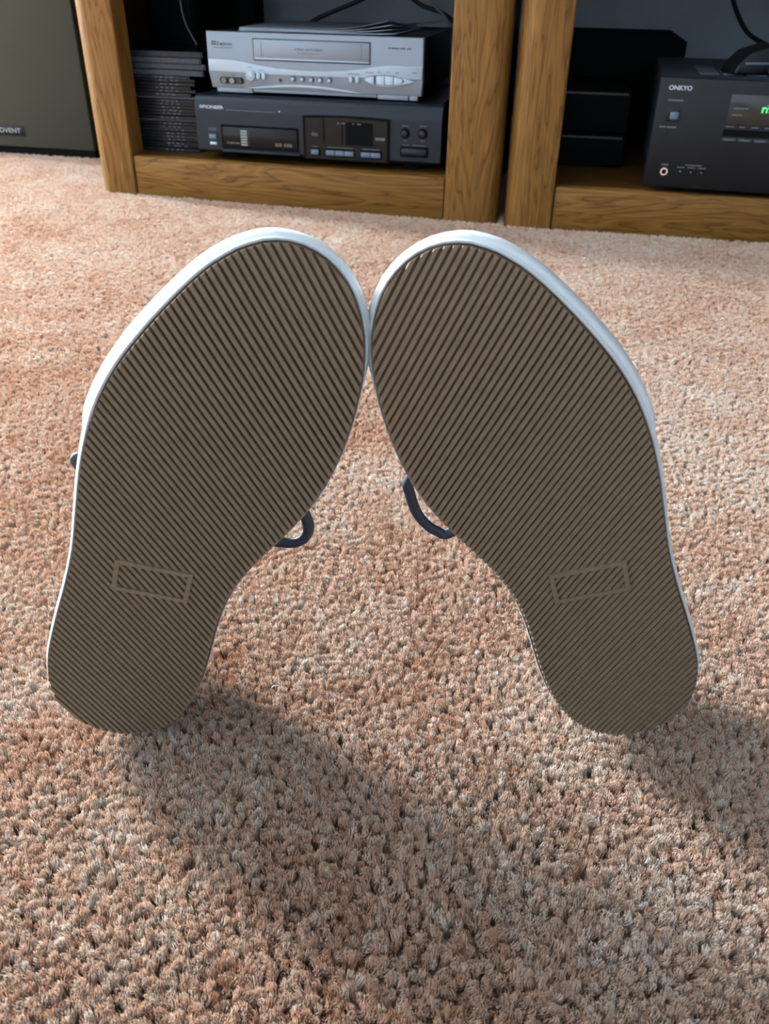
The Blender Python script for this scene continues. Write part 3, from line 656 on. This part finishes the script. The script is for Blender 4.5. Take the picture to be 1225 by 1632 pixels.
def shoe(O, l, a, n, mirror, dx, dy, lab, loops):
    root = empty('shoe'); Mx = Matrix((Vector(l), Vector(a), Vector(n))).transposed().to_4x4(); Mx.translation = Vector(O)
    root.matrix_world = Mx
    tag(root, lab, 'shoe', 'pair of canvas shoes standing on their heels')
    def Pm(x, y, w_):
        h = max(0.0, y - SB); yy = y + w_ * 2 * KB * h; ww = w_ - KB * h * h
        return (dx - x, yy - dy, ww) if mirror else (x, yy, ww)
    def mk(name, v, f, m, parent, smooth=False, ang=None):
        bm = bmesh.new(); vs = [bm.verts.new(Pm(*p)) for p in v]
        for q in f:
            try: bm.faces.new([vs[i] for i in q])
            except ValueError: pass
        return from_bm(name, bm, m, parent, smooth, ang)
    def loft(rows, closed=True):
        v, f = [], []; k = len(rows[0])
        for r in rows: v += r
        for j in range(len(rows) - 1):
            for i in range(k if closed else k - 1):
                f.append((j * k + i, j * k + (i + 1) % k, (j + 1) * k + (i + 1) % k, (j + 1) * k + i))
        return v, f
    # outsole plate (strips across so the toe spring bends it)
    G = 0.0027
    ins = offset_outline(0.0002); YMIN, YMAX = min(p[1] for p in ins), max(p[1] for p in ins)
    ys = [YMIN - 0.0001 + (YMAX - YMIN + 0.0002) * (0.5 - 0.5 * math.cos(math.pi * k / 60)) for k in range(61)]
    rows = []
    for y in ys:
        sp = span(ins, min(max(y, YMIN + 0.0002), YMAX - 0.0002))
        rows.append([(sp[0] + (sp[1] - sp[0]) * t / 8, y, -G) for t in range(9)])
    v, f = loft(rows, False)
    k0 = len(v); rim = offset_outline(0.0007)
    rr = [[(p[0], p[1], w_) for p in rim] for w_ in (-G, -0.0055)]
    v2, f2 = loft(rr); v += v2; f += [tuple(i + k0 for i in q) for q in f2]
    plate = mk('outsole', v, f, gum, root, ang=40)
    # tread ribs
    pitch, ang = RIB_PITCH, math.radians(RIB_ANGLE)
    d = Vector((math.cos(ang), math.sin(ang))); nn = Vector((-d.y, d.x))
    clip = offset_outline(-0.0001)
    def cuts(o):
        ts = []
        for i in range(NO):
            p, q = Vector(clip[i]), Vector(clip[(i + 1) % NO]); sp_, sq = p.dot(nn) - o, q.dot(nn) - o
            if (sp_ <= 0) != (sq <= 0): ts.append((p + (q - p) * (sp_ / (sp_ - sq))).dot(d))
        ts.sort(); return [(ts[i], ts[i + 1]) for i in range(0, len(ts) - 1, 2)]
    os_ = [Vector(p).dot(nn) for p in clip]; lo, hi = min(os_), max(os_)
    k0, k1 = math.ceil((lo + 0.0006) / pitch), math.floor((hi - 0.0006) / pitch)
    # the moulded rectangle
    RX0, RX1, RY0, RY1, RT = -0.0117, 0.0193, 0.1055, 0.1195, 0.0022
    for k in range(k0, k1 + 1):
        o = k * pitch
        for (t0, t1) in cuts(o):
            if t1 - t0 < 0.002: continue
            prof = [(-0.39, -G), (-0.345, -0.0004), (-0.27, 0.0), (0.27, 0.0), (0.345, -0.0004), (0.39, -G)]
            cols = []
            for fr, w_ in prof:
                oo = o + fr * pitch; best = None
                for c_ in cuts(oo):
                    if c_[1] > t0 and c_[0] < t1 and (best is None or c_[1] - c_[0] > best[1] - best[0]): best = c_
                if best is None: best = ((t0 + t1) / 2 - 0.0003, (t0 + t1) / 2 + 0.0003)
                cols.append((oo, best, w_))
            ns = max(2, min(6, int((t1 - t0) / 0.016))); rows = []
            for i in range(ns + 1):
                row = []
                for oo, (b0, b1), w_ in cols:
                    P = d * (b0 + (b1 - b0) * i / ns) + nn * oo; row.append((P.x, P.y, w_))
                rows.append(row)
            v, f = loft(rows, False); m_ = len(prof)
            f.append(tuple(range(m_))); f.append(tuple(ns * m_ + q for q in range(m_))[::-1])
            mk('tread_rib', v, f, rib_m, plate, ang=50)
    # moulded rectangle: four bars and a shallow inner step
    v, f = [], []
    for (x, y, sx, sy) in ((RX0, RY0, -1, -1), (RX1, RY0, 1, -1), (RX1, RY1, 1, 1), (RX0, RY1, -1, 1)):
        v += [(x, y, -G), (x, y, 0.0006), (x + sx * RT, y + sy * RT, 0.0006), (x + sx * (RT + 0.0006), y + sy * (RT + 0.0006), -G)]
    for k in range(4):
        for j in range(3): f.append((k * 4 + j, k * 4 + j + 1, ((k + 1) % 4) * 4 + j + 1, ((k + 1) % 4) * 4 + j))
    mk('size_frame', v, f, rib_m, plate)
    # white foxing
    def sst(x, a, b): t = min(1, max(0, (x - a) / (b - a))); return t * t * (3 - 2 * t)
    def ex(i):      # the toe bumper makes the foxing thicker round the toe, more on the outer side
        x, y = OUTL[i]; n_ = onorm(i); outer = sst(-n_.x, -0.75, 0.3)
        return 0.0013 * max(0.0, -n_.x) + BUMP * (outer * (0.25 * sst(y, 0.09, 0.18) + 0.75 * sst(y, 0.180, 0.192)) + (1 - outer) * sst(y, 0.226, 0.258))
    prof = [(-0.0056, 0.0002, 0), (-0.0031, 0.0007, 0), (-0.0027, 0.0010, 0.2), (-0.0033, 0.0012, 0.3), (-0.0043, 0.0009, 0.35), (-0.0053, 0.0012, 0.8), (-0.0080, 0.0013, 1), (-0.0200, 0.0011, 1), (-0.0272, 0.0006, 0.9), (-0.0288, -0.0010, 0.4), (-0.0280, -0.0034, 0)]
    rows = []
    for w_, off, fx in prof:
        pl = offset_outline(lambda i: off * (0.2 + 0.8 * sst(OUTL[i][1], 0.0, 0.05)) + fx * ex(i))
        rows.append([(p[0], p[1], w_) for p in pl])
    v, f = loft(rows)
    mk('foxing', v, f, fox_m, root, ang=60)
    # upper
    YSC = 0.956
    HT = [(0.0, 0.050), (0.012, 0.070), (0.045, 0.066), (0.09, 0.060), (0.125, 0.072), (0.15, 0.082), (0.18, 0.076), (0.21, 0.064), (0.245, 0.048), (0.268, 0.036), (0.282, 0.029), (0.292, 0.0225)]
    WAIST = [(0.0, 0.0), (0.03, 0.0015), (0.065, 0.0065), (0.11, 0.0095), (0.14, 0.006), (0.18, 0.0), (0.3, 0.0)]
    HT = [(p * YSC, q) for p, q in HT]; WAIST = [(p * YSC, q) for p, q in WAIST]
    inn = offset_outline(-0.0032)
    yi0, yi1 = min(p[1] for p in inn) + 0.0006, max(p[1] for p in inn) - 0.0006
    st = [yi0 + (yi1 - yi0) * (0.5 - 0.5 * math.cos(math.pi * k / 44)) for k in range(45)]
    NC = 24; rows = []; opens = []
    for y in st:
        sp = span(inn, y); x0, x1 = sp; h = lerp_tab(HT, y)
        op = 0.010 < y < 0.128; opens.append(op)
        cx = (x0 + x1) / 2; ow = 0.026 * math.sqrt(max(0.0, 1 - ((y - 0.066) / 0.064) ** 2)) + 0.004
        row = []
        for j in range(NC + 1):
            t = j / NC; an = math.pi * t
            bulge = lerp_tab(WAIST, y) * math.sin(an) * 1.0
            if op:
                q = min(t, 1 - t) * 2; sgn = -1 if t < 0.5 else 1
                edge = x0 if sgn < 0 else x1
                xx = edge + (cx + sgn * ow - edge) * (q ** 2.2); z = 0.016 + (h - 0.016) * math.sin(q * math.pi / 2) ** 0.9
                bb = lerp_tab(WAIST, y) * math.sin(q * math.pi)
                xx += bb if sgn > 0 else -bb * 0.3
            else:
                co = math.cos(math.pi - an); xx = cx + (x1 - x0) / 2 * math.copysign(abs(co) ** 0.95, co)
                z = 0.016 + (h - 0.016) * math.sin(an) ** 0.95
                if t > 0.5: xx += bulge * 0.8
            row.append((xx, y, -z))
        rows.append(row)
    v, f = [], []
    for r in rows: v += r
    for i in range(len(rows) - 1):
        for j in range(NC):
            if (opens[i] and opens[i + 1]) and j in (NC // 2 - 1, NC // 2): continue
            A = i * (NC + 1) + j; f.append((A, A + 1, A + NC + 2, A + NC + 1))
    uo = mk('upper', v, f, canvas, root, True)
    sm = uo.modifiers.new('thickness', 'SOLIDIFY'); sm.thickness = 0.0018; sm.offset = 0
    # insole
    io = offset_outline(-0.004)
    v = [(p[0], p[1], -0.017) for p in io] + [(p[0], p[1], -0.021) for p in io]
    f = [tuple(range(NO)), tuple(range(NO, 2 * NO))[::-1]] + [(i, (i + 1) % NO, NO + (i + 1) % NO, NO + i) for i in range(NO)]
    mk('insole', v, f, lining, root)
    # tongue
    rows = []
    for k in range(13):
        y = 0.196 - 0.110 * k / 12; h = lerp_tab([(0.09, 0.104), (0.12, 0.088), (0.15, 0.0835), (0.18, 0.0775), (0.205, 0.064)], y * 1.04); hw = 0.016 + 0.005 * k / 12
        cxx = 0.021 + (y - 0.13) * 0.06
        for w_ in (0,): rows.append([(cxx + hw * math.cos(math.pi * j / 8), y, -(h - 0.006 + 0.006 * math.sin(math.pi * j / 8) + 0.002)) for j in range(9)])
    v, f = loft(rows, False)
    to = mk('tongue', v, f, canvas, root, True); sm = to.modifiers.new('thickness', 'SOLIDIFY'); sm.thickness = 0.003; sm.offset = 1
    # laces
    for k in range(5):
        y = 0.184 - 0.013 * k; h = lerp_tab(HT, y) + 0.0035; cx = 0.021 + (y - 0.13) * 0.06
        v, f = tube_data(spline([(cx - 0.024, y - 0.002, -(h - 0.010)), (cx - 0.013, y, -(h - 0.001)), (cx, y + 0.002, -(h + 0.0008)), (cx + 0.013, y, -(h - 0.001)), (cx + 0.024, y - 0.002, -(h - 0.010))], 4), 0.0034, 8, 0.4)
        mk('lace', v, f, lace_m, root, True)
    v, f = tube_data(spline([(0.010, 0.127, -0.083), (0.015, 0.129, -0.088), (0.022, 0.129, -0.089), (0.028, 0.126, -0.083)], 4), 0.005, 8)
    mk('lace_knot', v, f, lace_m, root, True)
    for pts in loops:
        v, f = tube_data(spline(pts, 6), 0.0034, 10, 0.6, Vector((0.3, 0.2, 1)))
        mk('lace_loop', v, f, lace_m, root, True)
    return root
RIB_PITCH, RIB_ANGLE = 0.00294, -46.4
shoe((-0.14114, 0.30971, 0.00272), (0.96295, 0.04702, -0.26554), (0.26738, -0.03856, 0.96282), (0.03503, -0.99815, -0.0497), False, 0, 0,
     'shoe on the left of the pair, ribbed tan sole facing forward, standing on its heel',
     [[(0.020, 0.128, -0.087), (0.048, 0.120, -0.088), (0.0690, 0.1100, -0.085), (0.0755, 0.1030, -0.085), (0.0779, 0.0963, -0.085), (0.0771, 0.0903, -0.085), (0.0732, 0.0855, -0.085), (0.0662, 0.0835, -0.085), (0.0580, 0.0852, -0.085), (0.040, 0.104, -0.087), (0.020, 0.127, -0.087)],
      [(0.018, 0.128, -0.087), (-0.012, 0.122, -0.088), (-0.042, 0.113, -0.085), (-0.0528, 0.1105, -0.085), (-0.042, 0.103, -0.085), (-0.012, 0.110, -0.087), (0.016, 0.126, -0.087)]])
shoe((0.1373, 0.31242, 0.00396), (0.95319, -0.05286, 0.29772), (-0.29996, -0.04099, 0.95307), (-0.03818, -0.99776, -0.05492), True, -0.00308, -0.00277,
     'shoe on the right of the pair, ribbed tan sole facing forward, standing on its heel',
     [[(0.020, 0.128, -0.087), (0.050, 0.136, -0.088), (0.078, 0.139, -0.085), (0.0880, 0.1325, -0.085), (0.0893, 0.1261, -0.085), (0.0893, 0.1130, -0.085), (0.0865, 0.1030, -0.085), (0.0812, 0.0955, -0.085), (0.0743, 0.0928, -0.085), (0.050, 0.104, -0.087), (0.020, 0.127, -0.087)],
      [(0.018, 0.130, -0.087), (-0.006, 0.150, -0.088), (-0.030, 0.1645, -0.085), (-0.0380, 0.1640, -0.085), (-0.030, 0.156, -0.085), (-0.006, 0.138, -0.087), (0.016, 0.128, -0.087)]])

# ------------------------------------------------------------------ carpet pile
def carpet():
    rn = random.Random(11)
    from mathutils import noise
    m = bpy.data.materials.new('carpet_pile'); m.use_nodes = True
    m.node_tree.nodes.remove(m.node_tree.nodes['Principled BSDF']); b = N(m, 'ShaderNodeBsdfDiffuse'); tl = N(m, 'ShaderNodeBsdfTranslucent'); mxs = N(m, 'ShaderNodeMixShader'); mxs.inputs[0].default_value = 0.36
    L(m, b.outputs[0], mxs.inputs[1]); L(m, tl.outputs[0], mxs.inputs[2]); L(m, mxs.outputs[0], m.node_tree.nodes['Material Output'].inputs['Surface'])
    at = N(m, 'ShaderNodeAttribute', attribute_type='INSTANCER', attribute_name='tint')
    col = ramp(m, at.outputs['Fac'], [(0.0, (0.68, 0.40, 0.265)), (0.35, (0.85, 0.585, 0.43)), (0.65, (0.90, 0.695, 0.55)), (1.0, (0.94, 0.83, 0.725))])
    L(m, col, b.inputs['Color']); L(m, col, tl.inputs['Color'])
    verts, faces, vid, pt, rot, scl, tint = [], [], [], [], [], [], []
    NV = 10
    for k in range(NV):
        nf = 44
        for q in range(nf + 6):
            fz = q >= nf
            a0 = rn.uniform(0, 2 * math.pi); r0 = 0.0014 * math.sqrt(rn.random()); r1 = 0.0023 * math.sqrt(rn.random()); tw = rn.uniform(0.8, 1.8)
            if fz: r1 = rn.uniform(0.0018, 0.0036)
            h = rn.uniform(0.0108, 0.0126) - 0.0026 * (r1 / 0.0023) ** 2.5; wdt = rn.uniform(0.00014, 0.00022)
            if fz: h = rn.uniform(0.0095, 0.0132); wdt = rn.uniform(0.00006, 0.00010)
            base = len(verts); ph = rn.uniform(0, 6.28)
            for i, (t, ww) in enumerate(((0, 1.0), (0.55, 1.1), (0.85, 0.9), (1.0, 0.35))):
                r = r0 + (r1 - r0) * t ** 1.5; an = a0 + tw * t; cx, cy = r * math.cos(an), r * math.sin(an)
                for j in range(3):
                    g = ph + 2 * math.pi * j / 3
                    verts.append((cx + wdt * ww * math.cos(g), cy + wdt * ww * math.sin(g), h * t)); vid.append(k); pt.append(0); rot.append((0, 0, 0)); scl.append((1, 1)); tint.append(0)
            for i in range(3):
                for j in range(3): faces.append((base + i * 3 + j, base + i * 3 + (j + 1) % 3, base + (i + 1) * 3 + (j + 1) % 3, base + (i + 1) * 3 + j))
            faces.append((base + 9, base + 10, base + 11))
    # one point per tuft
    def blocked(x, y):
        for (bx, by), yaw, a0, a1, b0 in (((C1[0], C1[1]), Y1, -0.072, 0.645, 0.004), ((C2[0], C2[1]), Y2, -0.078, 0.70, 0.004)):
            dx, dy = x - bx, y - by; a = dx * math.cos(yaw) + dy * math.sin(yaw); bb = -dx * math.sin(yaw) + dy * math.cos(yaw)
            if a0 < a < a1 and bb > b0: return True
        dx, dy = x + 0.612, y - 1.8563; yaw = -0.202; a = dx * math.cos(yaw) + dy * math.sin(yaw); bb = -dx * math.sin(yaw) + dy * math.cos(yaw)
        return -0.36 < a < 0.0 and bb > 0.004 or (a > -0.36 and bb > 0.13)
    YSPLIT = 0.80
    def sow(S, y, y_end, x0, x1, big):
        j = 0
        while y < y_end:
            x = x0 + (j % 2) * S * 0.5
            while x < x1:
                px, py = x + rn.gauss(0, S * 0.24), y + rn.gauss(0, S * 0.24)
                x += S
                if py > 1.2 and blocked(px, py): continue
                n1 = noise.noise(Vector((px * 5.0, py * 7.0, 1.3))); n2 = noise.noise(Vector((px * 14, py * 16, 8.1))); n3 = noise.noise(Vector((px * 55, py * 55, 4.4)))
                lx = 0.30 * n1 + 0.18 * n2 + rn.gauss(0, 0.15); ly = 0.30 * noise.noise(Vector((px * 5, py * 7, 7.7))) + 0.15 * n3 + rn.gauss(0, 0.15)
                verts.append((px, py, FLOORZ - 0.0004)); vid.append(0); pt.append(1); rot.append((lx, ly, rn.uniform(0, 6.283)))
                scl.append((rn.uniform(0.90, 1.08) + 0.05 * n2, big))
                tint.append(min(1, max(0, 0.5 + 0.22 * n1 + 0.26 * n2 + 0.16 * n3 + rn.gauss(0, 0.21))))
            y += S * 0.87; j += 1
    sow(0.0031, 0.02, YSPLIT, -0.72, 0.72, 1.0)
    sow(0.0043, YSPLIT, 1.92, -1.15, 1.15, 1.38)
    sow(0.0062, 0.02, YSPLIT, -1.6, -0.72, 2.0); sow(0.0062, 0.02, YSPLIT, 0.72, 1.5, 2.0)
    sow(0.0062, YSPLIT, 2.25, -2.0, -1.15, 2.0); sow(0.0062, YSPLIT, 1.6, 1.15, 1.7, 2.0)
    me = bpy.data.meshes.new('carpet_pile'); me.from_pydata(verts, [], faces)
    for nm, ty, dat in (('vid', 'INT', vid), ('pt', 'INT', pt), ('tint', 'FLOAT', tint)):
        me.attributes.new(nm, ty, 'POINT').data.foreach_set('value', dat)
    sa = me.attributes.new('scl', 'FLOAT_VECTOR', 'POINT'); sa.data.foreach_set('vector', [c_ for z_, b_ in scl for c_ in (b_, b_, z_)])
    ra = me.attributes.new('rot', 'FLOAT_VECTOR', 'POINT'); ra.data.foreach_set('vector', [c_ for r in rot for c_ in r])
    for p in me.polygons: p.use_smooth = True
    me.materials.append(m); me.update()
    o = bpy.data.objects.new('carpet_pile', me); COL.objects.link(o)
    tag(o, 'pinkish beige cut pile carpet covering the whole floor', 'carpet', kind='stuff')
    ng = bpy.data.node_groups.new('tufts', 'GeometryNodeTree')
    ng.interface.new_socket('Geometry', in_out='INPUT', socket_type='NodeSocketGeometry'); ng.interface.new_socket('Geometry', in_out='OUTPUT', socket_type='NodeSocketGeometry')
    nd = ng.nodes; lk = ng.links.new
    gi = nd.new('NodeGroupInput'); go = nd.new('NodeGroupOutput')
    def attr(nm, ty): a = nd.new('GeometryNodeInputNamedAttribute'); a.data_type = ty; a.inputs['Name'].default_value = nm; return a.outputs['Attribute']
    sep = nd.new('GeometryNodeSeparateGeometry'); sep.domain = 'POINT'
    cmp_ = nd.new('FunctionNodeCompare'); cmp_.data_type = 'INT'; cmp_.operation = 'EQUAL'
    lk(attr('pt', 'INT'), cmp_.inputs[2]); cmp_.inputs[3].default_value = 1
    lk(gi.outputs[0], sep.inputs['Geometry']); lk(cmp_.outputs[0], sep.inputs['Selection'])
    sp = nd.new('GeometryNodeSplitToInstances'); sp.domain = 'POINT'
    lk(sep.outputs['Inverted'], sp.inputs['Geometry']); lk(attr('vid', 'INT'), sp.inputs['Group ID'])
    mp = nd.new('GeometryNodeMeshToPoints'); lk(sep.outputs['Selection'], mp.inputs['Mesh'])
    iop = nd.new('GeometryNodeInstanceOnPoints'); lk(mp.outputs[0], iop.inputs['Points']); lk(sp.outputs['Instances'], iop.inputs['Instance'])
    iop.inputs['Pick Instance'].default_value = True
    rv = nd.new('FunctionNodeRandomValue'); rv.data_type = 'INT'
    ints = [s_ for s_ in rv.inputs if s_.type == 'INT']; ints[0].default_value = 0; ints[1].default_value = NV - 1
    lk([s_ for s_ in rv.outputs if s_.type == 'INT'][0], iop.inputs['Instance Index'])
    e2r = nd.new('FunctionNodeEulerToRotation'); lk(attr('rot', 'FLOAT_VECTOR'), e2r.inputs[0]); lk(e2r.outputs[0], iop.inputs['Rotation'])
    lk(attr('scl', 'FLOAT_VECTOR'), iop.inputs['Scale'])
    lk(iop.outputs[0], go.inputs[0])
    md = o.modifiers.new('tufts', 'NODES'); md.node_group = ng
    return o
carpet()
def lint(x, y, rz, lab, ln=0.004, r=0.0004):
    o = tube('lint', [(-ln / 2, 0, 0), (-ln * 0.1, ln * 0.12, 0.0004), (ln / 2, 0, 0)], r, ink_w, None, 6)
    o.location = (x, y, 0.0012); o.rotation_euler = (0, 0, rz); tag(o, lab, 'lint', 'bits of white lint on the carpet')
lint(-0.0616, 0.3470, 0.5, 'tiny white thread on the carpet right of the left heel')
lint(0.196, 0.4265, -0.9, 'tiny white thread on the carpet right of the right shoe')
lint(0.037, 0.2755, 0.4, 'tiny white thread on the carpet in front of the shoes', 0.003)
